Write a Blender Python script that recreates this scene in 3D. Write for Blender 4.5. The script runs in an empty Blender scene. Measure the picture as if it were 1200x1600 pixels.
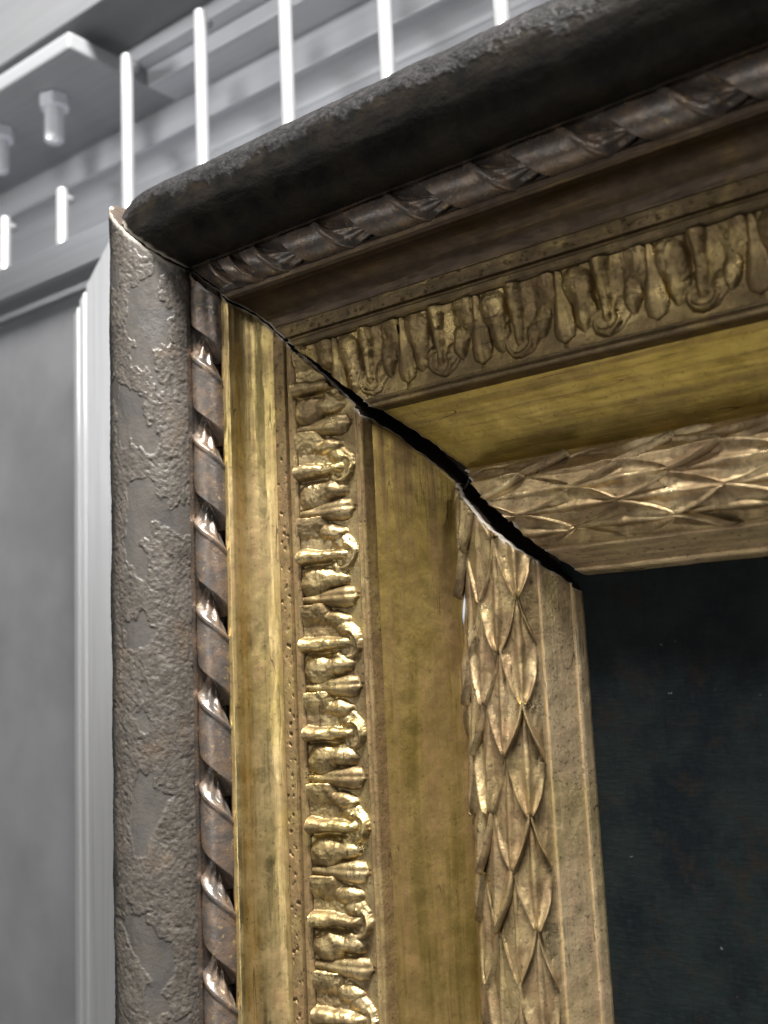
import bpy, math, random
import numpy as np
from mathutils import Matrix, Vector

scene = bpy.context.scene
C = scene.collection

# ------------------------------------------------------------------ camera
# world: X right along the top rail, Z up, -Y out of the frame's face; origin on the mitre
cam_d = bpy.data.cameras.new('camera')
cam = bpy.data.objects.new('camera', cam_d)
C.objects.link(cam)
right = Vector((0.78386531, 0.61927647, -0.04529711))
down = Vector((-0.13092167, 0.09352529, -0.9869714))
fwd = Vector((-0.60697174, 0.77958301, 0.15438794))
M = Matrix((right, -down, -fwd)).transposed().to_4x4()
M.translation = (0.34799, -0.33538, -0.17699)
cam.matrix_world = M
cam_d.sensor_fit = 'VERTICAL'
cam_d.sensor_height = 36.0
cam_d.lens = 1744.07 / 1600 * 36
cam_d.clip_start = 0.01
cam_d.clip_end = 50
cam_d.dof.use_dof = True
cam_d.dof.focus_distance = 0.46
cam_d.dof.aperture_fstop = 8.5
scene.camera = cam

# ------------------------------------------------------------------ light (an indoor store room)
world = bpy.data.worlds.new('World')
scene.world = world
world.use_nodes = True
bg = world.node_tree.nodes['Background']
bg.inputs[0].default_value = (0.93, 0.96, 1.0, 1)
bg.inputs[1].default_value = 0.035


def area(name, loc, target, sx, sy, power, col):
    d = bpy.data.lights.new(name, 'AREA')
    d.shape = 'RECTANGLE'
    d.size, d.size_y, d.energy, d.color = sx, sy, power, col
    o = bpy.data.objects.new(name, d)
    C.objects.link(o)
    o.location = loc
    o.rotation_euler = (Vector(target) - Vector(loc)).to_track_quat('-Z', 'Y').to_euler()
    return o


area('ceiling_tube_lamp', (0.40, -0.50, 1.28), (0.05, 0, -0.15), 0.75, 0.18, 128, (1.0, 0.97, 0.92))
area('floor_bounce_fill', (-0.25, -0.45, -1.4), (0.1, 0, -0.1), 1.1, 0.9, 3.6, (1.0, 0.95, 0.86))  # added fill standing in for light bounced off the floor
area('far_aisle_lamp', (-1.15, -1.45, 0.12), (0.0, 0, -0.1), 0.6, 0.6, 0.9, (1.0, 0.97, 0.92))
area('front_lamp', (0.0, -1.75, -0.08), (0.0, 0, -0.15), 0.50, 1.15, 7.5, (1.0, 0.97, 0.92))
area('right_lamp', (1.52, -0.74, 0.66), (0.05, 0, -0.12), 0.28, 0.28, 5.5, (1.0, 0.97, 0.93))
sp = bpy.data.lights.new('rack_fill_spot', 'SPOT')  # added spot, no fixture known, brightens the rack behind the frame
sp.energy, sp.spot_size, sp.spot_blend, sp.shadow_soft_size = 72, math.radians(24), 1.0, 0.22
sp_o = bpy.data.objects.new('rack_fill_spot', sp)
C.objects.link(sp_o)
sp_o.location = (-0.95, -1.45, 0.36)
sp_o.rotation_euler = (Vector((-0.16, 0.15, 0.26)) - sp_o.location).to_track_quat('-Z', 'Y').to_euler()

scene.view_settings.view_transform = 'Standard'
scene.view_settings.look = 'None'
scene.view_settings.exposure = 0.0
scene.view_settings.gamma = 1.0
scene.cycles.use_denoising = True
scene.cycles.max_bounces = 6

rng = np.random.default_rng(7)
random.seed(7)

# ------------------------------------------------------------------ noise (numpy gradient noise)
_perm = rng.permutation(256)
_perm = np.concatenate([_perm, _perm, _perm])
_grad = rng.normal(size=(256, 3))
_grad /= np.linalg.norm(_grad, axis=1)[:, None]


def noise(x, y, z):
    x, y, z = np.broadcast_arrays(np.asarray(x, float), np.asarray(y, float), np.asarray(z, float))
    xi, yi, zi = np.floor(x).astype(int), np.floor(y).astype(int), np.floor(z).astype(int)
    xf, yf, zf = x - xi, y - yi, z - zi
    w = lambda t: t * t * t * (t * (t * 6 - 15) + 10)
    u, v, s = w(xf), w(yf), w(zf)
    out = 0
    for dx in (0, 1):
        for dy in (0, 1):
            for dz in (0, 1):
                h = _perm[_perm[_perm[(xi + dx) & 255] + ((yi + dy) & 255)] + ((zi + dz) & 255)]
                g = _grad[h]
                d = g[..., 0] * (xf - dx) + g[..., 1] * (yf - dy) + g[..., 2] * (zf - dz)
                out = out + d * (u if dx else 1 - u) * (v if dy else 1 - v) * (s if dz else 1 - s)
    return out * 1.6


def fbm(x, y, z, o=4):
    a, f, r = 1.0, 1.0, 0
    for i in range(o):
        r = r + a * noise(x * f + 17.3 * i, y * f, z * f + 5.1 * i)
        a *= 0.5
        f *= 2.03
    return r


def sstep(a, b, x):
    t = np.clip((np.asarray(x, float) - a) / (b - a), 0, 1)
    return t * t * (3 - 2 * t)


# ------------------------------------------------------------------ materials
class NT:
    def __init__(self, name):
        self.m = bpy.data.materials.new(name)
        self.m.use_nodes = True
        self.t = self.m.node_tree
        self.b = self.t.nodes['Principled BSDF']
        g = self.t.nodes.new('ShaderNodeNewGeometry')
        self.pos = g.outputs['Position']

    def new(self, kind, **kw):
        n = self.t.nodes.new(kind)
        for k, v in kw.items():
            setattr(n, k, v)
        return n

    def link(self, a, b):
        self.t.links.new(a, b)

    def scaled(self, sc, off=(0, 0, 0)):
        n = self.new('ShaderNodeMapping')
        n.inputs['Scale'].default_value = sc
        n.inputs['Location'].default_value = off
        self.link(self.pos, n.inputs['Vector'])
        return n.outputs[0]

    def noise(self, sc, detail=5, rough=0.6, off=(0, 0, 0), dist=0.0):
        if not isinstance(sc, tuple):
            sc = (sc, sc, sc)
        n = self.new('ShaderNodeTexNoise')
        n.inputs['Scale'].default_value = 1.0
        n.inputs['Detail'].default_value = detail
        n.inputs['Roughness'].default_value = rough
        n.inputs['Distortion'].default_value = dist
        self.link(self.scaled(sc, off), n.inputs['Vector'])
        return n.outputs['Fac']

    def ramp(self, fac, lo, hi, a=0.0, b=1.0):
        n = self.new('ShaderNodeMapRange')
        n.interpolation_type = 'SMOOTHSTEP'
        n.inputs['From Min'].default_value = lo
        n.inputs['From Max'].default_value = hi
        n.inputs['To Min'].default_value = a
        n.inputs['To Max'].default_value = b
        self.link(fac, n.inputs['Value'])
        return n.outputs[0]

    def mix(self, fac, a, b):
        n = self.new('ShaderNodeMix', data_type='RGBA')
        for val, idx in ((fac, 0), (a, 6), (b, 7)):
            if isinstance(val, (int, float)):
                n.inputs[idx].default_value = val
            elif isinstance(val, tuple):
                n.inputs[idx].default_value = val + (1,)
            else:
                self.link(val, n.inputs[idx])
        return n.outputs[2]

    def math(self, op, a, b=0.0):
        n = self.new('ShaderNodeMath', operation=op)
        for i, v in enumerate((a, b)):
            if isinstance(v, (int, float)):
                n.inputs[i].default_value = v
            else:
                self.link(v, n.inputs[i])
        return n.outputs[0]

    def bump(self, h, dist, strength=1.0, prev=None):
        n = self.new('ShaderNodeBump')
        n.inputs['Distance'].default_value = dist
        n.inputs['Strength'].default_value = strength
        self.link(h, n.inputs['Height'])
        if prev is not None:
            self.link(prev, n.inputs['Normal'])
        return n.outputs[0]

    def set(self, name, v):
        i = self.b.inputs[name]
        if isinstance(v, (int, float)):
            i.default_value = v
        elif isinstance(v, tuple):
            i.default_value = v + (1,)
        else:
            self.link(v, i)

    def attr(self, name):
        n = self.new('ShaderNodeAttribute')
        n.attribute_name = name
        return n.outputs['Fac']


def gilt(name, gold, brown, axis, amount=0.5, rough=(0.34, 0.55), metal=0.85, streak=0.5, fine=1.0, speck=0.35):
    """aged water gilding: gold leaf rubbed through to brown bole, specks of dirt, rubbed streaks along the rail"""
    m = NT(name)
    big = m.noise(55, 6, 0.65, (1.3, 4.1, 2.2), 0.4)
    st = (260, 260, 9) if axis == 'z' else (9, 260, 260)
    stv = m.noise(st, 4, 0.6, (3.1, 0, 0))
    worn = m.math('ADD', m.math('MULTIPLY', big, 1 - streak), m.math('MULTIPLY', stv, streak))
    lo = 0.62 - 0.25 * amount
    worn = m.ramp(worn, lo - 0.13, lo + 0.13)
    worn = m.math('MULTIPLY', worn, 0.9)
    tint = m.noise(24, 3, 0.5, (8, 3, 1))
    g2 = tuple(c * k for c, k in zip(gold, (0.80, 0.80, 0.66)))
    col = m.mix(m.ramp(tint, 0.35, 0.65), gold, g2)
    b2 = tuple(c * k for c, k in zip(brown, (1.5, 1.45, 1.5)))
    bro = m.mix(m.ramp(m.noise(160, 4, 0.6), 0.4, 0.65), brown, b2)
    col = m.mix(worn, col, bro)
    sp = m.ramp(m.noise(620, 4, 0.65, (2, 2, 7)), 0.585, 0.66)
    col = m.mix(m.math('MULTIPLY', sp, speck), col, (0.035, 0.026, 0.018))
    sc = m.noise((130, 130, 10) if axis == 'z' else (10, 130, 130), 2, 0.5, (6, 1, 9), 0.3)
    line = m.math('MULTIPLY', m.ramp(m.math('ABSOLUTE', m.math('SUBTRACT', sc, 0.5)), 0.002, 0.006, 1, 0), m.ramp(m.noise(38, 2, 0.5, (1, 7, 3)), 0.54, 0.60))
    col = m.mix(m.math('MULTIPLY', line, 0.75), col, (0.05, 0.035, 0.02))
    wear = m.attr('wear')
    col = m.mix(wear, col, (0.50, 0.46, 0.40))
    m.set('Base Color', col)
    keep = m.math('SUBTRACT', 1.0, m.math('MAXIMUM', m.math('MULTIPLY', worn, 0.40), wear))
    m.set('Metallic', m.math('MULTIPLY', keep, metal))
    m.set('Roughness', m.math('ADD', m.ramp(m.noise(120, 5, 0.7, (5, 5, 5)), 0.3, 0.7, rough[0], rough[1]),
                              m.math('MULTIPLY', worn, 0.12)))
    n = m.bump(m.noise(160, 3, 0.55, (4, 4, 4)), 0.0012 * fine, 0.25)
    n = m.bump(m.noise(600, 6, 0.75), 0.0007 * fine, 0.42, n)
    n = m.bump(stv, 0.0005 * fine, 0.22, n)
    n = m.bump(worn, 0.0003, 0.4, n)
    m.set('Normal', n)
    return m.m


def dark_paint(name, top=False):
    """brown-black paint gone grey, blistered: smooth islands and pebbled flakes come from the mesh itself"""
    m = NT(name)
    flake = m.attr('flake')
    a = m.mix(m.ramp(m.noise(70, 5, 0.6), 0.35, 0.65), (0.060, 0.056, 0.053), (0.078, 0.069, 0.061))
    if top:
        a = m.mix(m.ramp(m.noise(70, 5, 0.6), 0.35, 0.65), (0.006, 0.0055, 0.005), (0.015, 0.012, 0.009))  # near-black: underside shade of the top rail painted in
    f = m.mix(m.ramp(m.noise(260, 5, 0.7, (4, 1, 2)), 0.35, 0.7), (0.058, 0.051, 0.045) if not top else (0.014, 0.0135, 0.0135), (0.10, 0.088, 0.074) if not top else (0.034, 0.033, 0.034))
    rust = m.ramp(m.noise(48, 4, 0.6, (9, 1, 3)), 0.54, 0.72, 0, 0.25)
    if not top:
        f = m.mix(rust, f, (0.14, 0.085, 0.045))
    col = m.mix(flake, a, f)
    if not top:
        col = m.mix(m.attr('black'), col, (0.014, 0.0135, 0.012))  # shading on the outer left edge put into the colour
    col = m.mix(m.attr('wear'), col, (0.34, 0.31, 0.26))
    m.set('Base Color', col)
    m.set('Metallic', 0.0)
    m.set('Specular IOR Level', m.ramp(flake, 0, 1, 0.12, 0.06) if top else 0.42)
    m.set('Roughness', m.ramp(m.noise(300, 4, 0.6, (1, 8, 3)), 0.3, 0.7, 0.30 if top else 0.34, 0.48 if top else 0.56))
    n = m.bump(m.noise(900, 5, 0.65), 0.0006, 0.35)
    n = m.bump(m.math('MULTIPLY', m.noise(780, 4, 0.6, (3, 3, 1)), flake), 0.0007, 0.5, n)
    m.set('Normal', n)
    return m.m


def bronze(name):
    m = NT(name)
    k = m.ramp(m.noise(120, 5, 0.65), 0.38, 0.66)
    col = m.mix(k, (0.10, 0.088, 0.080), (0.19, 0.135, 0.098))
    gl = m.ramp(m.noise(330, 4, 0.7, (6, 2, 2)), 0.60, 0.68)
    col = m.mix(m.math('MULTIPLY', gl, 0.6), col, (0.5, 0.37, 0.16))
    col = m.mix(m.attr('wear'), col, (0.40, 0.36, 0.30))
    m.set('Base Color', col)
    m.set('Metallic', 0.35)
    m.set('Specular IOR Level', 0.7)
    m.set('Roughness', m.ramp(m.noise(240, 4, 0.6, (1, 8, 3)), 0.3, 0.7, 0.20, 0.38))
    n = m.bump(m.noise(800, 5, 0.65), 0.0006, 0.35)
    m.set('Normal', n)
    return m.m


def simple(name, col, rough, metal=0.0, bump_scale=0, bump_d=0.0, var=0.0, streak=None, spec=0.5):
    m = NT(name)
    if var:
        k = m.ramp(m.noise(streak or 40, 5, 0.6), 0.3, 0.7)
        m.set('Base Color', m.mix(k, tuple(c * (1 - var) for c in col), tuple(min(1, c * (1 + var)) for c in col)))
    else:
        m.set('Base Color', col)
    m.set('Roughness', rough)
    m.set('Metallic', metal)
    m.set('Specular IOR Level', spec)
    if bump_d:
        m.set('Normal', m.bump(m.noise(streak or bump_scale, 5, 0.6), bump_d, 0.5))
    return m.m


def canvas_mat():
    m = NT('painted_canvas')
    a = m.ramp(m.noise(45, 6, 0.7, (2, 2, 2)), 0.35, 0.65)
    col = m.mix(a, (0.0030, 0.0052, 0.0072), (0.0078, 0.0120, 0.0120))
    col = m.mix(m.ramp(m.noise(70, 5, 0.7, (7, 0, 1)), 0.52, 0.72, 0, 0.7), col, (0.014, 0.010, 0.007))
    wx = m.noise((900, 60, 200), 3, 0.6)
    wz = m.noise((200, 60, 900), 3, 0.6, (3, 3, 3))
    wv = m.math('ADD', wx, wz)
    col = m.mix(m.ramp(wv, 0.95, 1.4, 0, 0.35), col, (0.016, 0.019, 0.020))
    dust = m.ramp(m.noise(300, 2, 0.5, (5, 1, 2)), 0.775, 0.79)
    col = m.mix(m.math('MULTIPLY', dust, 0.3), col, (0.22, 0.22, 0.22))
    m.set('Base Color', col)
    m.set('Roughness', 0.62)
    m.set('Specular IOR Level', 0.10)
    n = m.bump(wv, 0.0006, 0.35)
    m.set('Normal', n)
    return m.m


GOLD = (0.60, 0.44, 0.17)
BROWN = (0.13, 0.075, 0.035)
MAT = {}
for ax in 'zx':
    MAT['cove_' + ax] = gilt('gilt_cove_' + ax, (0.72, 0.56, 0.27) if ax == 'z' else (0.12, 0.085, 0.045), (0.22, 0.145, 0.07) if ax == 'z' else (0.045, 0.030, 0.020), ax, 0.35 if ax == 'z' else 0.75, (0.30, 0.42), 1.0, 0.5, 0.25, 0.4)  # top rail cove, leaf and fillet: shade painted in as darker gold
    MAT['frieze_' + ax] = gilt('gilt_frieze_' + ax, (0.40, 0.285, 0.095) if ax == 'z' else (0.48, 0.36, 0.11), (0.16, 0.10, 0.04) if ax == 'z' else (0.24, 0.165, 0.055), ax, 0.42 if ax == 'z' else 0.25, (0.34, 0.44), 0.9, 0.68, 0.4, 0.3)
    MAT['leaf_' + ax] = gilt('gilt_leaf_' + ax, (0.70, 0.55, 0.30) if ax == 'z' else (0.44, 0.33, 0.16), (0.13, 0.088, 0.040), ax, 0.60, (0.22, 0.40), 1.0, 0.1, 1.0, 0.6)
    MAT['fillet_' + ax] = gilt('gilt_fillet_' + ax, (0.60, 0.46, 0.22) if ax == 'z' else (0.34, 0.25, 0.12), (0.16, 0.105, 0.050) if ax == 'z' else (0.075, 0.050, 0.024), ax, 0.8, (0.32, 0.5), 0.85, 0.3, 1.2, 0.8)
    MAT['sight_' + ax] = gilt('gilt_sight_' + ax, (0.76, 0.60, 0.36), (0.30, 0.21, 0.13), ax, 0.45, (0.32, 0.50), 0.85, 0.5, 1.0, 0.6)
    MAT['laurel_' + ax] = gilt('gilt_laurel_' + ax, (0.68, 0.53, 0.31), (0.18, 0.12, 0.06), ax, 0.62, (0.22, 0.42), 0.95, 0.15, 1.2, 0.6)
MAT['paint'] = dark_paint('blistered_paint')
MAT['paint_top'] = dark_paint('shaded_paint', True)  # top rail copy of the paint, shade put into its colour
MAT['bronze'] = bronze('bronzed_rope')
MAT['wood'] = simple('bare_dark_wood', (0.045, 0.03, 0.02), 0.8, 0, 300, 0.0008, 0.4)
MAT['gesso'] = simple('chipped_gesso', (0.42, 0.38, 0.33), 0.8, 0, 500, 0.0008, 0.25)
MAT['canvas'] = canvas_mat()
MAT['alu_v'] = simple('brushed_aluminium', (0.68, 0.69, 0.715), 0.34, 0.8, 0, 0.0003, 0.10, (900, 900, 9))
MAT['alu_h'] = simple('brushed_aluminium_bar', (0.52, 0.535, 0.565), 0.36, 0.9, 0, 0.0003, 0.10, (9, 900, 900))
MAT['pane'] = simple('grey_acrylic_pane', (0.115, 0.118, 0.126), 0.22, 0, 0, 0, 0.12, 14, 0.25)
MAT['rack'] = simple('grey_rack_enamel', (0.54, 0.555, 0.59), 0.42, 0.0, 0, 0.0002, 0.06, (7, 200, 200))
MAT['rack_dark'] = simple('darker_rack_enamel', (0.27, 0.278, 0.295), 0.35, 0.0, 0, 0.0002, 0.06, (7, 200, 200))
MAT['beam'] = simple('beam_enamel', (0.16, 0.165, 0.175), 0.4, 0.0, 0, 0.0002, 0.06, (7, 200, 200))
MAT['rod'] = simple('galvanised_rod', (0.33, 0.338, 0.355), 0.32, 0.35, 300, 0.0002, 0.05)
MAT['steel'] = simple('zinc_steel', (0.78, 0.80, 0.85), 0.3, 0.35, 400, 0.0002, 0.08)
MAT['wall'] = simple('grey_wall', (0.5, 0.5, 0.5), 0.8, 0, 60, 0.001, 0.08)
MAT['black'] = simple('black_iron', (0.012, 0.011, 0.01), 0.6, 0.2)
MAT['fibre'] = simple('pale_fibre', (0.6, 0.64, 0.72), 0.5)


# ------------------------------------------------------------------ mesh helpers
def link(name, me, mats, parent=None, matrix=None):
    o = bpy.data.objects.new(name, me)
    C.objects.link(o)
    if parent is not None:
        o.parent = parent
    if matrix is not None:
        o.matrix_world = matrix
    for m in (mats if isinstance(mats, (list, tuple)) else [mats]):
        if m.name not in [x.name for x in me.materials]:
            me.materials.append(m)
    return o


def mesh(name, verts, faces, smooth=True, attrs=None, mat_idx=None):
    me = bpy.data.meshes.new(name)
    me.from_pydata([tuple(v) for v in verts], [], [tuple(f) for f in faces])
    if smooth:
        me.polygons.foreach_set('use_smooth', [True] * len(me.polygons))
    if attrs:
        for k, v in attrs.items():
            a = me.attributes.new(k, 'FLOAT', 'POINT')
            a.data.foreach_set('value', np.asarray(v, float).ravel())
    if mat_idx is not None:
        me.polygons.foreach_set('material_index', mat_idx)
    me.update()
    return me


def grid_faces(na, nb, flip=False, off=0):
    i = np.arange(na - 1)[:, None] * nb + np.arange(nb - 1)[None, :] + off
    f = np.stack([i, i + 1, i + nb + 1, i + nb], -1).reshape(-1, 4)
    if flip:
        f = f[:, ::-1]
    return f


def thing(name, label, cat, loc=(0, 0, 0), group=None):
    o = bpy.data.objects.new(name, None)
    C.objects.link(o)
    o.location = loc
    o['label'], o['category'] = label, cat
    if group:
        o['group'] = group
    return o


def tag(o, label, cat, group=None):
    o['label'], o['category'] = label, cat
    if group:
        o['group'] = group
    return o


def resample(pts, step):
    pts = np.array(pts, float)
    out = [pts[0]]
    for a, b in zip(pts[:-1], pts[1:]):
        n = max(1, int(math.ceil(np.linalg.norm(b - a) / step)))
        for k in range(1, n + 1):
            out.append(a + (b - a) * k / n)
    return np.array(out)


def arc(c, r, a0, a1, n):
    t = np.radians(np.linspace(a0, a1, n))
    return [(c[0] + r * math.cos(x), c[1] + r * math.sin(x)) for x in t]


# the split mitre: how far each rail stops short of the ideal diagonal, by distance s across the moulding
def gap_side(s):
    g = np.interp(s, [-.06, -.01, .02, .05, .07, .09, .115, .127, .138], [.0003, .0003, .0006, .0008, .0022, .0050, .0048, .0035, .006])
    return g + 0.0006 * noise(s * 190, 3.3, 1.1) + 0.0005 * noise(s * 600, 8.3, 1.1)


def gap_top(s):
    g = np.interp(s, [-.06, -.01, .02, .045, .065, .09, .115, .13, .138], [.0001, .0001, .0004, .0028, .0058, .0052, .0054, .0035, .0012])
    return g + 0.0007 * noise(s * 170, 1.3, 4.1) + 0.0006 * noise(s * 520, 5.3, 7.1)


LEN = {'side': 0.62, 'top': 0.62}
VIS = {'side': 0.40, 'top': 0.34}


def place(rail, s, a, h):
    """s across from outside in, a along the rail away from the corner (a = s on the ideal mitre), h out of the wall"""
    s, a, h = np.broadcast_arrays(np.asarray(s, float), np.asarray(a, float), np.asarray(h, float))
    if rail == 'side':
        return np.stack([s, -h, -a], -1)
    return np.stack([a, -h, -s], -1)


def end_of(rail, s):
    return s + (gap_side(s) if rail == 'side' else gap_top(s))


def band(name, rail, prof, mats, parent, step=0.0012, across=0.0008, disp=None, wear=0.0012, skirt=True, edge=0.0008):
    """sweep a stretch of the profile along a rail: sheet plus a raw end face at the mitre"""
    p = resample(prof, across)
    d = np.gradient(p, axis=0)
    d /= np.linalg.norm(d, axis=1)[:, None] + 1e-12
    nrm = np.stack([-d[:, 1], d[:, 0]], 1)          # outward: for s rising, h-up side
    nb = len(p)
    t = np.concatenate([np.array([0, .0002, .0005, .0009]), np.arange(step + .0003, VIS[rail], step), np.linspace(VIS[rail], LEN[rail], 12)])
    na = len(t)
    s0 = p[:, 0]
    e = end_of(rail, s0)
    T = t[:, None] + np.zeros((1, nb))
    A = e[None, :] + T * (LEN[rail] - e[None, :]) / LEN[rail]
    S = s0[None, :] + 0 * T
    H = p[:, 1][None, :] + 0 * T
    dd = np.zeros_like(T)
    attrs = {}
    seed = 2.0 if rail == 'side' else 31.0
    dd += 0.00022 * fbm(A * 60, S * 180, seed, 3)
    if disp is not None:
        x, at = disp(A, S, H, T, seed)
        dd += x
        attrs.update(at)
    dd -= edge * np.exp(-T / 0.0007) * (0.7 + 0.6 * noise(S * 420, seed, 2.2))
    S2 = S + dd * nrm[:, 0][None, :]
    H2 = H + dd * nrm[:, 1][None, :]
    V = place(rail, S2, A, H2).reshape(-1, 3)
    W = np.clip(1.25 - T / (wear * (0.75 + 0.9 * np.abs(noise(S * 260, seed, 9.0))) + 1e-9), 0, 1) * (T < 0.01)
    F = grid_faces(na, nb, rail == 'side')
    mi = np.zeros(len(F), int)
    attrs['wear'] = W
    attrs = {k: np.asarray(v, float).ravel() for k, v in attrs.items()}
    if skirt:
        base = len(V)
        rows = []
        for k, dep in enumerate((0.002, 0.007, 0.02, 0.05)):
            hh = np.maximum(H2[0] - dep, -0.068)
            jag = 0.0007 * noise(S2[0] * 300, dep * 900, seed) + 0.0006 * k
            rows.append(place(rail, S2[0], A[0] + jag, hh))
        V = np.concatenate([V, np.concatenate(rows)])
        idx = [np.arange(nb)] + [base + k * nb + np.arange(nb) for k in range(4)]
        for k in range(4):
            a, b = idx[k], idx[k + 1]
            f = np.stack([a[:-1], a[1:], b[1:], b[:-1]], 1)
            if rail != 'side':
                f = f[:, ::-1]
            F = np.concatenate([F, f])
            sm = 0.5 * (S2[0][1:] + S2[0][:-1])
            pale = (k == 0) & (rail == 'side') & ((sm > 0.088) & (sm < 0.128) | (noise(sm * 150, 4.4, seed) > 0.35))
            mi = np.concatenate([mi, np.where(pale, 2, 1)])
        for k in attrs:
            attrs[k] = np.concatenate([attrs[k], np.zeros(4 * nb)])
    me = mesh(name, V, F, True, attrs, mi)
    ms = [mats, MAT['wood'], MAT['gesso']]
    o = bpy.data.objects.new(name, me)
    C.objects.link(o)
    for m in ms:
        me.materials.append(m)
    o.parent = parent
    return o


# ------------------------------------------------------------------ structure: the wall far behind the rack
def box_mesh(name, lo, hi, bev=0.0):
    import bmesh
    bm = bmesh.new()
    bmesh.ops.create_cube(bm, size=1)
    for v in bm.verts:
        for k in range(3):
            v.co[k] = lo[k] if v.co[k] < 0 else hi[k]
    if bev:
        bmesh.ops.bevel(bm, geom=bm.edges[:], offset=bev, segments=2, affect='EDGES', profile=0.6)
    me = bpy.data.meshes.new(name)
    bm.to_mesh(me)
    bm.free()
    return me


wall = link('wall', box_mesh('wall', (-2.5, 0.62, -1.2), (1.6, 0.70, 1.6)), MAT['wall'])
wall['kind'] = 'structure'

# ------------------------------------------------------------------ the gilded frame
frame = thing('picture_frame', 'old gilded picture frame with dark blistered outer rail and split mitred corner', 'picture frame')

TC, TR = (-0.03375, 0.0075), 0.0215
OUT = [(-0.0535, -0.066), (-0.0545, -0.03), (-0.0552, 0.004)] + arc(TC, TR, 178, 6, 60)


def torus_disp(A, S, H, T, seed):
    ang = np.arctan2(H - TC[1], S - TC[0])
    U = A * 1.0
    Vv = ang * TR
    warp = 0.004 * fbm(U * 120, Vv * 120, seed + 5, 3)
    big = fbm((U + warp) * 34, (Vv * 0.9) * 50, seed, 4) + 0.42 * np.cos(ang - 1.75) ** 0 * 0
    # bare smooth islands run along the middle of the round, flakes elsewhere
    mid = np.exp(-((ang - 1.05) / 0.45) ** 2)
    peb_s = fbm(U * 240, Vv * 160, seed + 14, 3)
    m = big + 0.46 + 0.14 * sstep(0.06, 0.18, A) - 0.62 * mid if seed < 10 else 0.45 * big + 0.22 * peb_s + 1.5 * (ang - 1.72)
    edge = sstep(-0.03, 0.03, m) if seed < 10 else sstep(-0.12, 0.12, m)
    lip = np.exp(-((m - 0.03) / 0.05) ** 2) * edge
    peb = fbm(U * 620, Vv * 620, seed + 9, 3)
    peb2 = np.abs(fbm(U * 300, Vv * 300, seed + 3, 3))
    d = edge * (0.00016 + 0.00017 * peb + 0.00012 * peb2) * (1.0 if seed < 10 else 0.6) + (0.00014 if seed < 10 else 0.00012) * lip + 0.00005 * peb
    crack = np.exp(-(fbm(U * 90, Vv * 60, seed + 21, 3) / 0.035) ** 2) * edge
    d -= 0.00030 * crack
    d += 0.0006 * fbm(U * 26, Vv * 40, seed + 2, 2)
    if seed > 10:      # the outer corner of the top rail is knocked round
        d = d - 0.0085 * np.clip(1 - T / 0.026, 0, 1) ** 2 * sstep(1.3, 2.4, ang)
    return d, {'flake': edge, 'black': sstep(1.72, 2.12, ang + 0.12 * big)}  # second mask: painted-in shading along the side rail's left edge


def groove_rows(pos, depth, width):
    def f(A, S, H, T, seed):
        d = 0
        for p_ in pos:
            d = d - depth * np.exp(-((S - p_) / width) ** 2)
        return d, {}
    return f


def pitted(A, S, H, T, seed):
    d = 0.0
    # small worm holes and pits along the flat strip beside the cove
    k = fbm(A * 420, S * 420, seed + 4, 2)
    strip = sstep(0.0160, 0.0172, S) * (1 - sstep(0.0222, 0.0230, S))
    d = -0.0012 * sstep(0.50, 0.62, k) * strip
    return d, {}


COVE = [(0.0000, -0.0012), (0.0003, 0.0009), (0.0012, 0.0014), (0.0034, 0.0012), (0.0044, 0.0002), (0.0047, -0.0016)]
COVE += [(0.0050 + 0.0115 * (1 - math.cos(t)) ** 1.0, -0.0028 - 0.0125 * math.sin(t)) for t in np.linspace(0.0, math.pi / 2, 18)]
STRIP = [(0.0165, -0.0153), (0.0172, -0.0147), (0.0228, -0.0150)]
FIL1 = [(0.0228, -0.0150), (0.0233, -0.0168), (0.0243, -0.0168), (0.0247, -0.0150), (0.0255, -0.0144), (0.0276, -0.0146), (0.0284, -0.0156), (0.0288, -0.0176)]
LEAF0, LEAF1 = np.array([0.0288, -0.0176]), np.array([0.0582, -0.0205])
LW = float(np.linalg.norm(LEAF1 - LEAF0))
LD = (LEAF1 - LEAF0) / LW
LN = np.array([-LD[1], LD[0]])
LEAFG = [tuple(LEAF0 + LD * LW * v + LN * (-0.0012 * math.sin(math.pi * v) - 0.0006 * min(1, 8 * v, 8 * (1 - v)))) for v in np.linspace(0, 1, 14)]
FIL2 = [(0.0582, -0.0205), (0.0585, -0.0186), (0.0592, -0.0182), (0.0600, -0.0190), (0.0606, -0.0193), (0.0610, -0.0182), (0.0622, -0.0181), (0.0627, -0.0190), (0.0630, -0.0252)]
FRZ = [(0.0630 + 0.0262 * t, -0.0252 - 0.0248 * t - 0.0018 * math.sin(math.pi * t)) for t in np.linspace(0, 1, 16)]
LAU0, LAU1 = np.array([0.0892, -0.0500]), np.array([0.1268, -0.0425])
LAUW = float(np.linalg.norm(LAU1 - LAU0))
SAG = 0.0112


def lau_point(v):
    """point and normal on the laurel round, v in 0..1"""
    v = np.asarray(v, float)
    dch = (LAU1 - LAU0) / LAUW
    nch = np.array([-dch[1], dch[0]])
    R = (LAUW ** 2 / 4 + SAG ** 2) / (2 * SAG)
    half = math.asin(LAUW / 2 / R)
    th = (v - 0.5) * 2 * half
    c = (LAU0 + LAU1) / 2 - nch * (R - SAG)
    ps = c[0] + R * (np.sin(th) * dch[0] + np.cos(th) * nch[0])
    ph = c[1] + R * (np.sin(th) * dch[1] + np.cos(th) * nch[1])
    ns = np.sin(th) * dch[0] + np.cos(th) * nch[0]
    nh = np.sin(th) * dch[1] + np.cos(th) * nch[1]
    return ps, ph, ns, nh


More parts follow.
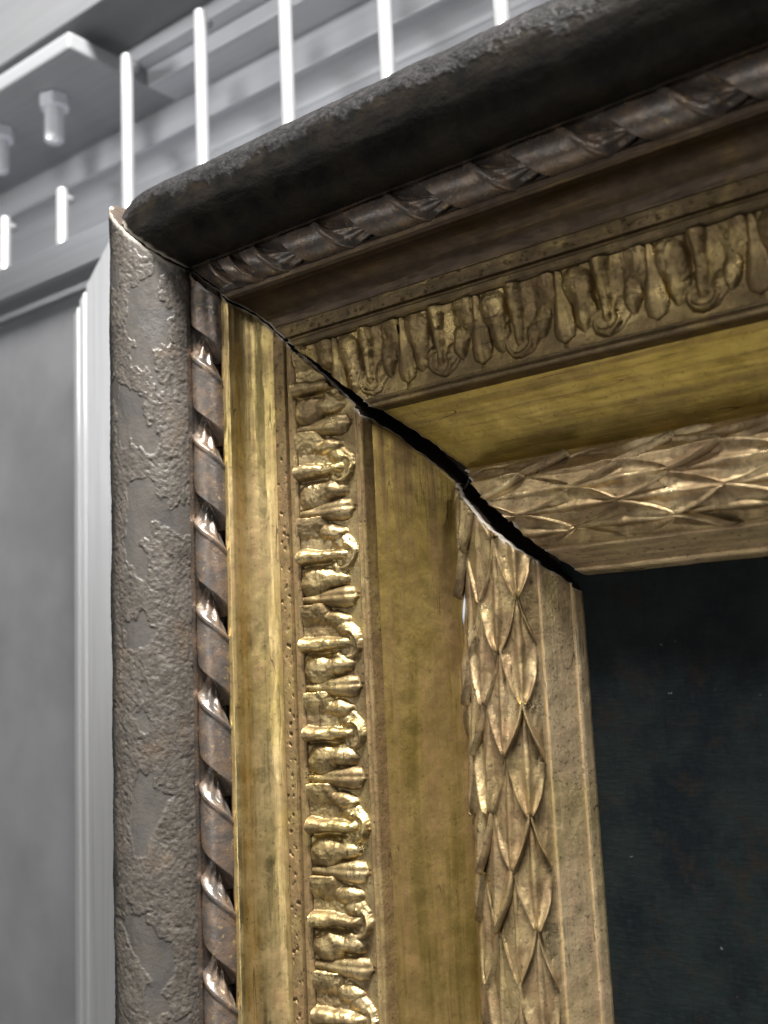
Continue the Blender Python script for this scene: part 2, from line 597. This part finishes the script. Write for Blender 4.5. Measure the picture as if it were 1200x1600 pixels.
_v = np.linspace(0, 1, 26)
_a, _b, _, _ = lau_point(_v)
LAUG = [(0.0892, -0.0500), (0.0888, -0.0472), (0.0896, -0.0456), (0.0912, -0.0450)] + [q for q in zip(_a, _b) if q[0] > 0.0918]
SIGHT = [(0.1268, -0.0425), (0.1272, -0.0438), (0.1280, -0.0436), (0.1286, -0.0446), (0.1345, -0.0562), (0.1352, -0.0560), (0.1360, -0.0570), (0.1372, -0.0600), (0.1373, -0.0655)]

bands = {}
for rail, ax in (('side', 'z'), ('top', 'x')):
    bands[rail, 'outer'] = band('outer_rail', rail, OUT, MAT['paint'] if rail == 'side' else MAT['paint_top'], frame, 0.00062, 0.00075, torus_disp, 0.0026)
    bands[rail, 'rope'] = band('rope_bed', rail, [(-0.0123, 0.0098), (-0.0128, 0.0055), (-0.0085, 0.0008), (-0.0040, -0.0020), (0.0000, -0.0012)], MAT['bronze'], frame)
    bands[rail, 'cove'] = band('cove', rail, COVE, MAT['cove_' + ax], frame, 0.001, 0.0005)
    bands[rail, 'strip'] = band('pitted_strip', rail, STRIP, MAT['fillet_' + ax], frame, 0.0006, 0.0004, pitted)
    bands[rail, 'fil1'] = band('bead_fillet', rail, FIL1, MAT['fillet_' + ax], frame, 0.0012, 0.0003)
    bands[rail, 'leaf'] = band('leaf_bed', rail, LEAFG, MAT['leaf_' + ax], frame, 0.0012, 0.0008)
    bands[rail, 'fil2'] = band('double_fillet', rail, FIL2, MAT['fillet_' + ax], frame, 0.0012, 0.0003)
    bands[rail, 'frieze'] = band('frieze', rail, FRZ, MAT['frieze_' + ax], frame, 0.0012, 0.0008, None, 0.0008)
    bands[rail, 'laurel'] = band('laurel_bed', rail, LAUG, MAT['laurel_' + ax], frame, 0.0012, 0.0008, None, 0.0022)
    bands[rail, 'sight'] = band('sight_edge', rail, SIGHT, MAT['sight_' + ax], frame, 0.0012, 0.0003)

# backs of the rails, so that the frame is a solid from behind
for rail in ('side', 'top'):
    q = np.array([(-0.0535, 0.0), (0.1373, 0.0)])
    V = []
    for s in (-0.0535, 0.1373):
        for h in ((-0.0655, -0.0675) if rail == 'side' else (-0.0678, -0.0695)):
            V += [place(rail, s, s - 0.004, h), place(rail, s, LEN[rail], h)]
    # order: s0h0a0, s0h0a1, s0h1a0, s0h1a1, s1...
    F = [(0, 1, 5, 4), (2, 6, 7, 3), (0, 2, 3, 1), (4, 5, 7, 6), (0, 4, 6, 2), (1, 3, 7, 5)]
    link('back_board', mesh('back_board', V, F, False), MAT['wood'], frame)


# ------------------------------------------------------------------ carved pieces
def clip_faces(V, F, rail, margin=0.0004):
    """cut a piece off clean at the split mitre: vertices past it are drawn back to the edge"""
    V = np.array(V)
    if rail == 'side':
        s, a = V[:, 0], -V[:, 2]
    else:
        s, a = -V[:, 2], V[:, 0]
    e = end_of(rail, s) + margin
    ok = a > e
    a2 = np.maximum(a, e)
    if rail == 'side':
        V[:, 2] = -a2
    else:
        V[:, 0] = a2
    F = np.asarray(F)
    return V, F[ok[F].any(1)], ok.all()


def piece(name, rail, V, F, mats, parent, attrs=None, cache=None, key=None, a0=0.0):
    """V in world coordinates for along-offset a0 = 0; alike pieces share the mesh"""
    shift = Vector((0, 0, -a0)) if rail == 'side' else Vector((a0, 0, 0))
    Vw = V + np.array(shift)
    Vc, F2, whole = clip_faces(Vw, F, rail)
    if len(F2) < 6:
        return None
    if whole:
        if key not in cache:
            cache[key] = mesh(name, V, F, True)
            cache[key].materials.append(mats)
        me = cache[key]
    else:
        me = mesh(name, Vc - np.array(shift), F2, True)
        me.materials.append(mats)
    o = bpy.data.objects.new(name, me)
    C.objects.link(o)
    o.parent = parent
    o.location = shift
    return o


# --- rope: slanted barrels with a ribbon rim, on the half round between outer rail and cove
RC, RR = np.array([-0.0064, 0.0018]), 0.0076
RP = {'side': 0.0375, 'top': 0.0382}
R0 = {'side': 0.0988 - 0.0375 * 3, 'top': 0.0379 - 0.0382 * 2}


def rope_unit(rail, variant, P=None):
    nt, nv = 64, 26
    tk = np.concatenate([np.linspace(0, .46, 18)[:-1], np.linspace(.46, .56, 14)[:-1], np.linspace(.56, .84, 18)[:-1], np.linspace(.84, 1.0, 18)])
    v = np.linspace(0, 1, nv)
    Tt, Vv = np.meshgrid(tk, v, indexing='ij')
    k = 0.50
    curve = 0.10 * (Vv - 0.5) ** 2
    P = P or RP[rail]
    k *= RP[rail] / P if P < 0.03 else 1
    u = P * (Tt + k * (Vv - 0.5) * (1 if rail == 'side' else -1) + curve)
    rr = np.ones_like(Tt)
    rr += 0.035 * np.sin(np.pi * np.clip(Tt / 0.48, 0, 1))
    drop = sstep(0.48, 0.51, Tt)
    rim = sstep(0.78, 0.86, Tt)
    rec = 0.28 + 0.46 * sstep(0.53, 0.82, Tt)
    ribs = 0.075 * np.sin(Vv * 2 * np.pi * 3.5 + 0.6) * sstep(.57, .62, Tt) * (1 - sstep(.80, .84, Tt))
    prof = rec + ribs
    val = rr * (1 - drop) + drop * ((1 - rim) * prof + rim * (1.07 - 0.07 * sstep(0.88, 0.94, Tt)))
    val += 0.015 * fbm(u * 260 + variant * 7, Vv * 4, variant * 3.1, 3)
    th = np.radians(53 + 88 - 176 * Vv)
    S = RC[0] + RR * val * np.cos(th)
    H = RC[1] + RR * val * np.sin(th)
    if rail == 'side':
        V = place(rail, S, u, H)
    else:
        V = place(rail, S, -u, H)
    return V.reshape(-1, 3), grid_faces(len(tk), nv, rail == 'side' and True or True)


for rail in ('side', 'top'):
    cache = {}
    n = int(LEN[rail] / RP[rail]) + 1
    for i in range(0, n):
        var = i % 4
        V, F = rope_unit(rail, var)
        F = F if rail == 'side' else F[:, ::-1]
        if rail == 'side':
            a0 = R0['side'] + RP['side'] * i - 0.56 * RP['side']
        else:
            a0 = R0['top'] + RP['top'] * (i + 1) - 0.0023 + 0.85 * RP['top']
        if a0 > LEN[rail] - 0.04:
            continue
        F = F if rail == 'side' else F[:, ::-1]
        if rail == 'top' and i < 2:
            continue
        piece('rope_twist', rail, V, F, MAT['bronze'], bands[rail, 'rope'], cache=cache, key=var, a0=a0)
for k, (rim, P) in enumerate(((0.0107, 0.0119), (0.0226, 0.0153), (0.0379, 0.0359))):     # the short turns carved into the corner
    V, F = rope_unit('top', k + 5, P)
    piece('rope_twist', 'top', V, F, MAT['bronze'], bands['top', 'rope'], cache={}, key=k, a0=rim + 0.85 * P)

# --- leaf and dart band
LP = {'side': 0.0368, 'top': 0.0363}
L0 = {'side': 0.0842 - 0.0368 * 2, 'top': 0.1051 - 0.0363 * 3}


def dome(u, v, cu, cv, au, av, rot, Hh, p=0.55):
    c, s = math.cos(rot), math.sin(rot)
    x, y = u - cu, (v - cv)
    # work in mm so that rotation keeps shape
    X, Y = x * c + y * s, -x * s + y * c
    d = (X / au) ** 2 + (Y / av) ** 2
    return Hh * np.clip(1 - d, 0, None) ** p


LOW = -1.4


def smax(a, b, k=0.7):
    return np.where(np.maximum(a, b) < -0.5, LOW, k * np.log(np.exp(np.clip(a, -2, 9) / k) + np.exp(np.clip(b, -2, 9) / k)))


def leaf_height(u, v, variant):
    """u, v in mm (v 0..29 from the outside in): a turned-over leaf, full below its rib and hollow above it"""
    r = np.random.default_rng(100 + variant)
    j = lambda s: float(r.normal() * s)
    wob = 0.7 * fbm(u * .13 + variant * 3.3, v * .13, 4.0 + variant, 2)
    u0, v0 = u, v
    u, v = u + wob, v + 0.8 * fbm(u * .13 + 9, v * .13 + variant * 2.1, 1.0, 2)
    h = np.full_like(u, LOW)
    x = u
    # raised blank of the whole leaf
    out = np.interp(v, [0, 4, 10, 13, 15, 19, 23, 27, 28.2], [16.2, 16.6, 16.0, 13.0, 13.6, 11.0, 7.5, 3.5, 0])
    blank = np.where(np.abs(u) < out, 1.1 + 0.5 * np.sqrt(np.clip(1 - (u / np.maximum(out, .1)) ** 2, 0, 1)), LOW)
    # full half: one big shoulder, a pointed lobe, a small curl
    a = dome(x, v, 10.6 + j(.4), 6.6 + j(.4), 7.2, 8.4, 0.15 + j(.08), 5.2 + j(.3), 0.5)
    b = dome(x, v, 9.6 + j(.4), 15.0 + j(.5), 4.4, 9.2, -0.08 + j(.08), 5.0 + j(.3), 0.6)
    c = dome(x, v, 5.2 + j(.4), 16.4 + j(.5), 2.5, 5.4, -0.7 + j(.15), 4.3 + j(.3), 0.6)
    full = smax(smax(a, b, 0.9), c, 0.7) - 0.7
    h = np.maximum(blank, np.where(np.maximum(a, np.maximum(b, c)) > 0.05, full, LOW))
    # the tip rolls over as an uneven lip
    rr = np.sqrt(((x - 1.0) / 6.6) ** 2 + ((v - 21.4) / 6.4) ** 2)
    th = np.arctan2(v - 21.4, x - 1.0)
    lip = (2.9 + 0.9 * np.sin(th * 1.3 + variant)) * np.exp(-((rr - 0.80) / 0.20) ** 2) * sstep(17, 21, v)
    h = np.maximum(h, np.where(lip > 0.9, lip, LOW))
    # hollow half: falls from the dart down to the rib, with a turned lip near the tip
    y = -u
    hol = (0.9 + 3.4 * sstep(4.0, 15.0, y)) * (1 - sstep(11.5, 15.5, v + 0.15 * y)) * (y > 1)
    h = np.maximum(h, np.where((hol > 0.3) & (y < 16.4), hol, LOW))
    d1 = dome(y, v, 9.4 + j(.4), 15.6 + j(.6), 3.4, 7.0, 0.05 + j(.1), 4.0 + j(.3), 0.4)
    d2 = dome(y, v, 5.2 + j(.4), 19.2 + j(.5), 3.6, 5.6, 0.45, 3.0 + j(.3), 0.45)
    h = np.maximum(h, np.maximum(d1, d2))
    w = 3.7 - 0.07 * v
    ridge = (6.6 - 0.10 * v) * np.clip(1 - np.abs((u - 0.5) / w) ** 2.4, 0, None) ** 0.5 * (1 - sstep(20.0, 25.5, v))
    h = np.maximum(h, ridge)
    h -= 2.0 * np.exp(-((u - 3.9) / 0.9) ** 2) * (1 - sstep(15, 18, v)) * (h > 0) * (h < 3.5)
    h += (0.45 * fbm(u0 * .22 + variant * 9, v0 * .22, variant * 2.7, 3) + 0.12 * fbm(u0 * .9, v0 * .9, variant * 1.3, 2)) * (h > 0)
    return h


def dart_height(u, v, variant):
    w = np.interp(v, [0, 4, 14, 21, 25, 27], [1.6, 2.2, 4.2, 5.0, 4.0, 0.3])
    H = np.interp(v, [0, 3, 16, 22, 26, 27], [2.2, 3.0, 4.2, 3.6, 1.5, 0.2])
    q = np.clip(1 - (u / w) ** 2, 0, None)
    h = H * q ** 0.6 - 0.5 * np.exp(-((u + 0.8) / 0.9) ** 2) * sstep(3, 9, v) * (q > 0)
    h = np.where((h > 0.05) & (v < 27), h, LOW)
    h += 0.2 * fbm(u * .2 + variant * 5, v * .2, variant * 1.7, 2) * (h > 0)
    return h


def carved(rail, fn, half, variant, du=0.34):
    us = np.arange(-half, half + .01, du)
    vs = np.arange(0.0, LW * 1000 - 0.2, 0.42)
    Uu, Vv = np.meshgrid(us, vs, indexing='ij')
    h = fn(Uu, Vv, variant) / 1000
    if rail == 'top':          # the top rail is rubbed lower
        h = np.where(h > 0, h * 0.72, h)
    vv = Vv / 1000
    base = -0.0012 * np.sin(np.pi * vv / LW)
    pS = LEAF0[0] + LD[0] * vv + LN[0] * (base + h)
    pH = LEAF0[1] + LD[1] * vv + LN[1] * (base + h)
    a = Uu / 1000 * (1 if rail == 'side' else -1)
    V = place(rail, pS, a, pH).reshape(-1, 3)
    F = grid_faces(len(us), len(vs), True)
    keep = (h.ravel()[F] > LOW / 1000 + 0.00005).any(1)
    return V, F[keep]


for rail, ax in (('side', 'z'), ('top', 'x')):
    cl, cd = {}, {}
    leaves = [carved(rail, leaf_height, 17.0, v) for v in range(7)]
    darts = [carved(rail, dart_height, 5.4, v) for v in range(5)]
    n = int(LEN[rail] / LP[rail])
    for i in range(n + 1):
        a0 = L0[rail] + LP[rail] * i
        if 0.02 < a0 < LEN[rail] - 0.02:
            V, F = leaves[i % 7]
            piece('carved_leaf', rail, V, F, MAT['leaf_' + ax], bands[rail, 'leaf'], cache=cl, key=i % 7, a0=a0)
        a1 = a0 + LP[rail] / 2
        if 0.02 < a1 < LEN[rail] - 0.01:
            V, F = darts[i % 5]
            piece('carved_dart', rail, V, F, MAT['leaf_' + ax], bands[rail, 'leaf'], cache=cd, key=i % 5, a0=a1)

# --- laurel: long overlapping pointed leaves in staggered rows
QP = 0.042
ROWS = 7


def laurel_leaf(rail, row, variant):
    nl, nw = 34, 19
    l = np.linspace(0.02, 0.995, nl)
    w = np.linspace(-1, 1, nw)
    if row == 0:
        w = np.linspace(0, 1, nw)
    if row == ROWS - 1:
        w = np.linspace(-1, 0, nw)
    L, Wd = np.meshgrid(l, w, indexing='ij')
    half = 1.16 / (ROWS - 1) * np.sin(np.pi * L ** 0.92) ** 0.85
    v = np.clip(row / (ROWS - 1) + half * Wd, 0, 1)
    u = QP * 1.30 * (L - 0.5)
    aw = np.abs(Wd)
    r = np.random.default_rng(variant * 11 + row)
    u = u + 0.0012 * r.normal() + 0.0009 * fbm(L * 3, Wd * 1.5, variant * 1.9 + row, 2)
    h = -0.0010 + (0.0036 + 0.0005 * r.normal()) * L ** 1.3
    h += 0.0010 * r.normal() * Wd * L                                  # each leaf is turned a little on its rib
    h -= 0.0012 * np.exp(-((aw - 0.45) / 0.28) ** 2) * np.sin(np.pi * L) ** 0.7   # gouged hollow each side of the rib
    h += 0.0010 * np.exp(-((aw - 0.90) / 0.12) ** 2) * sstep(0.3, 0.6, L)
    h += 0.0012 * np.exp(-(Wd / 0.13) ** 2) * (1 - sstep(0.85, 1, L))
    h -= 0.0004 * np.sin((L * 20 - aw * 4.5) * 1.6) ** 2 * sstep(.12, .3, aw) * (1 - sstep(.7, .9, aw))
    h -= 0.0034 * sstep(0.95, 1.0, aw) + 0.003 * sstep(0.985, 0.995, L)
    h += 0.0006 * fbm(L * 5 + variant * 4, Wd * 2.0, variant * 2.2 + row, 3)
    ps, ph, ns, nh = lau_point(v)
    fade = sstep(0.04, 0.16, v) * (1 - sstep(0.92, 1.0, v))
    h = h * fade - 0.0004 * (1 - fade)
    V = place(rail, ps + ns * h, u, ph + nh * h).reshape(-1, 3)
    return V, grid_faces(nl, nw, rail == 'side')


for rail, ax in (('side', 'z'), ('top', 'x')):
    cache = {}
    off = 0.0126 if rail == 'side' else 0.0155
    for row in range(ROWS):
        for i in range(int(LEN[rail] / QP)):
            a0 = off + QP * (i + (0.5 if row % 2 else 0.0))
            if a0 < 0.085 or a0 > LEN[rail] - 0.03:
                continue
            var = (i * 2 + row) % 7
            V, F = laurel_leaf(rail, row, var)
            piece('laurel_leaf', rail, V, F, MAT['laurel_' + ax], bands[rail, 'laurel'], cache=cache, key=(row, var), a0=a0)


# --- tube helper
def tube(name, pts, r, n=10, cap=True):
    pts = [Vector(p) for p in pts]
    V, F = [], []
    rr = r if isinstance(r, (list, tuple)) else [r] * len(pts)
    prev = None
    for i, p in enumerate(pts):
        d = (pts[min(i + 1, len(pts) - 1)] - pts[max(i - 1, 0)]).normalized()
        ref = prev if prev is not None else (Vector((1, 0, 0)) if abs(d.x) < 0.8 else Vector((0, 1, 0)))
        a = (ref - d * ref.dot(d)).normalized()
        prev = a
        b = d.cross(a)
        for k in range(n):
            t = 2 * math.pi * k / n
            V.append(p + (a * math.cos(t) + b * math.sin(t)) * rr[i])
    for i in range(len(pts) - 1):
        for k in range(n):
            F.append((i * n + k, i * n + (k + 1) % n, (i + 1) * n + (k + 1) % n, (i + 1) * n + k))
    if cap:
        F.append(tuple(range(n))[::-1])
        F.append(tuple((len(pts) - 1) * n + k for k in range(n)))
    return mesh(name, V, F)


hook = [(0.0935, 0.0475, -0.0975), (0.0953, 0.0455, -0.0968), (0.0968, 0.0448, -0.0958), (0.0976, 0.0448, -0.0940), (0.0974, 0.0452, -0.0922), (0.0966, 0.0458, -0.0912)]
link('bent_pin', tube('bent_pin', hook, [.0008, .0008, .0007, .0006, .0005, .0003], 8), MAT['black'], frame)
fib = [(0.0936, 0.0445, -0.1345), (0.0938, 0.0432, -0.139), (0.0934, 0.0425, -0.144), (0.0926, 0.0424, -0.150), (0.0918, 0.0432, -0.157)]
o = link('loose_fibre', tube('loose_fibre', fib, [.0002, .0005, .0006, .0007, .0004], 6), MAT['fibre'])
tag(o, 'thin pale fibre caught between the flat frieze and carved laurel edge', 'fibre')

# ------------------------------------------------------------------ the painting inside the frame
o = link('painting', box_mesh('painting', (0.128, 0.0612, -0.62), (0.62, 0.0640, -0.128)), MAT['canvas'])
tag(o, 'dark blue-black painted canvas set inside the gilded frame', 'painting')

# ------------------------------------------------------------------ aluminium framed panel beside the frame
panel = thing('framed_panel', 'brushed aluminium framed grey panel hanging behind the gilded frame', 'panel', (-0.24, 0.085, -0.62))


def put(name, me, m, parent):
    o = link(name, me, m)
    o.parent = parent
    o.matrix_parent_inverse = Matrix.Translation(-Vector(parent.location))
    return o


XR, ZT = -0.172, 0.1195     # outer right edge and top edge of the panel
PB, PX0 = -0.62, -0.80
# moulded section: (distance in from the outer edge, y); bevel back, flat, two reeds, rebate
SEC = [(0.0, 0.100), (0.0, 0.0865), (0.0012, 0.0852), (0.0375, 0.0852), (0.0385, 0.0880), (0.0400, 0.0880), (0.0412, 0.0860), (0.0455, 0.0860), (0.0463, 0.0885),
       (0.0480, 0.0885), (0.0490, 0.0868), (0.0530, 0.0872), (0.0545, 0.0885), (0.0550, 0.1080)]
Vp, Vt = [], []
for d, y in SEC:
    Vp += [(XR - d, y, ZT - d), (XR - d, y, PB)]
F = [(2 * i, 2 * i + 1, 2 * i + 3, 2 * i + 2) for i in range(len(SEC) - 1)]
put('side_bar', mesh('side_bar', Vp, F, False), MAT['alu_v'], panel)
# the top bar is a flat that leans down towards the pane
SECT = [(0.0, 0.112), (0.0, 0.0865), (0.0010, 0.0852), (0.0185, 0.0915), (0.0200, 0.0945), (0.0235, 0.0985), (0.0250, 0.1005), (0.0285, 0.1015), (0.0300, 0.1035), (0.0305, 0.1080)]
for d, y in SECT:
    Vt += [(XR - min(d, .055), y, ZT - d), (PX0, y, ZT - d)]
F = [(2 * i, 2 * i + 2, 2 * i + 3, 2 * i + 1) for i in range(len(SECT) - 1)]
put('top_bar', mesh('top_bar', Vt, F, False), MAT['alu_h'], panel)
put('pane', box_mesh('pane', (PX0, 0.1040, PB), (XR - 0.050, 0.1080, ZT - 0.012)), MAT['pane'], panel)

# ------------------------------------------------------------------ storage rack behind: stepped rails, bracket plate, bolts, rods
rack = thing('storage_rack', 'grey metal picture storage rack with stepped rails and upright rods', 'rack', (-0.2, 0.2, -0.6))
X0, X1 = -1.3, 0.9
steps = [('top_beam', 0.1002, 0.2877, 0.62, 0.1495), ('upper_rail', 0.15, 0.2761, 0.2877, 0.1628), ('middle_rail', 0.1628, 0.2627, 0.2761, 0.1912),
         ('lower_rail', 0.1912, 0.2379, 0.2627, 0.2135), ('bottom_rail', 0.2133, -0.60, 0.2379, 0.2133 + 0.03)]
for nm, yf, zb, zt, yb in steps:
    me = box_mesh(nm, (X0, yf, zb), (X1, 0.26 if nm != 'top_beam' else 0.26, zt - 0.0002), 0.0012)
    put(nm, me, MAT['beam' if nm == 'top_beam' else 'rack'], rack)
# rolled hollow under the lower rail
V, F = [], []
for k in range(9):
    t = math.pi / 2 * k / 8
    y, z = 0.2128 - 0.014 * (1 - math.sin(t)) , 0.2377 - 0.012 * (1 - math.cos(t)) 
    V += [(X0, y, z), (X1, y, z)]
F = [(2 * i, 2 * i + 1, 2 * i + 3, 2 * i + 2) for i in range(8)]
put('rolled_edge', mesh('rolled_edge', V, F), MAT['rack'], rack)
# bracket plate with bolts
put('bracket_plate', box_mesh('bracket_plate', (X0, 0.0945, 0.2622), (-0.2400, 0.1905, 0.2748), 0.002), MAT['rack_dark'], rack)


def bolt(x, y, z):
    import bmesh
    bm = bmesh.new()
    V = []
    hexr = 0.0115
    top = [bm.verts.new((x + hexr * math.cos(k * math.pi / 3 + .3), y + hexr * math.sin(k * math.pi / 3 + .3), z)) for k in range(6)]
    bot = [bm.verts.new((v.co.x, v.co.y, z - 0.010)) for v in top]
    for k in range(6):
        bm.faces.new((top[k], bot[k], bot[(k + 1) % 6], top[(k + 1) % 6]))
    bm.faces.new(top)
    bm.faces.new(bot[::-1])
    bmesh.ops.bevel(bm, geom=bm.edges[:], offset=0.0008, segments=2, affect='EDGES')
    me = bpy.data.meshes.new('nut')
    bm.to_mesh(me)
    bm.free()
    nut = put('nut', me, MAT['steel'], rack)
    pts, rad = [], []
    zz = z - 0.009
    for k in range(34):
        pts.append((x, y, zz - 0.027 * k / 33))
        rad.append(0.0066 + (0.0006 if k % 2 else 0.0) - (0.0014 if k > 31 else 0))
    th = tube('threaded_end', pts, rad, 20)
    put('threaded_end', th, MAT['steel'], rack)


for bx in (-0.3003, -0.3705):
    bolt(bx, 0.1259, 0.2622)
# upright rods, bent back into the rail at the top
for x, zt, yb in ((-0.353, 0.1826, 0.2135), (-0.283, 0.1826, 0.2135), (-0.2105, 0.2557, 0.191), (-0.1375, 0.2565, 0.191), (-0.064, 0.2560, 0.191),
                  (0.0099, 0.2560, 0.191), (0.0837, 0.2560, 0.191), (0.1572, 0.2560, 0.191), (-0.4265, 0.1826, 0.2135), (-0.5, 0.1826, 0.2135)):
    pts = [(x, 0.120, -0.60), (x, 0.120, 0.0), (x, 0.120, zt - 0.0012), (x, 0.120, zt)]
    r_ = put('rod', tube('rod', pts, [0.0042, 0.0042, 0.0042, 0.0034], 14), MAT['rod'], rack)
    stub = put('weld_stub', tube('weld_stub', [(x, 0.121, zt - 0.006), (x, 0.1285, zt - 0.006)], 0.003, 10), MAT['rod'], rack)
    stub.parent = r_
    stub.matrix_parent_inverse = r_.matrix_world.inverted() @ Matrix.Translation((0, 0, 0))
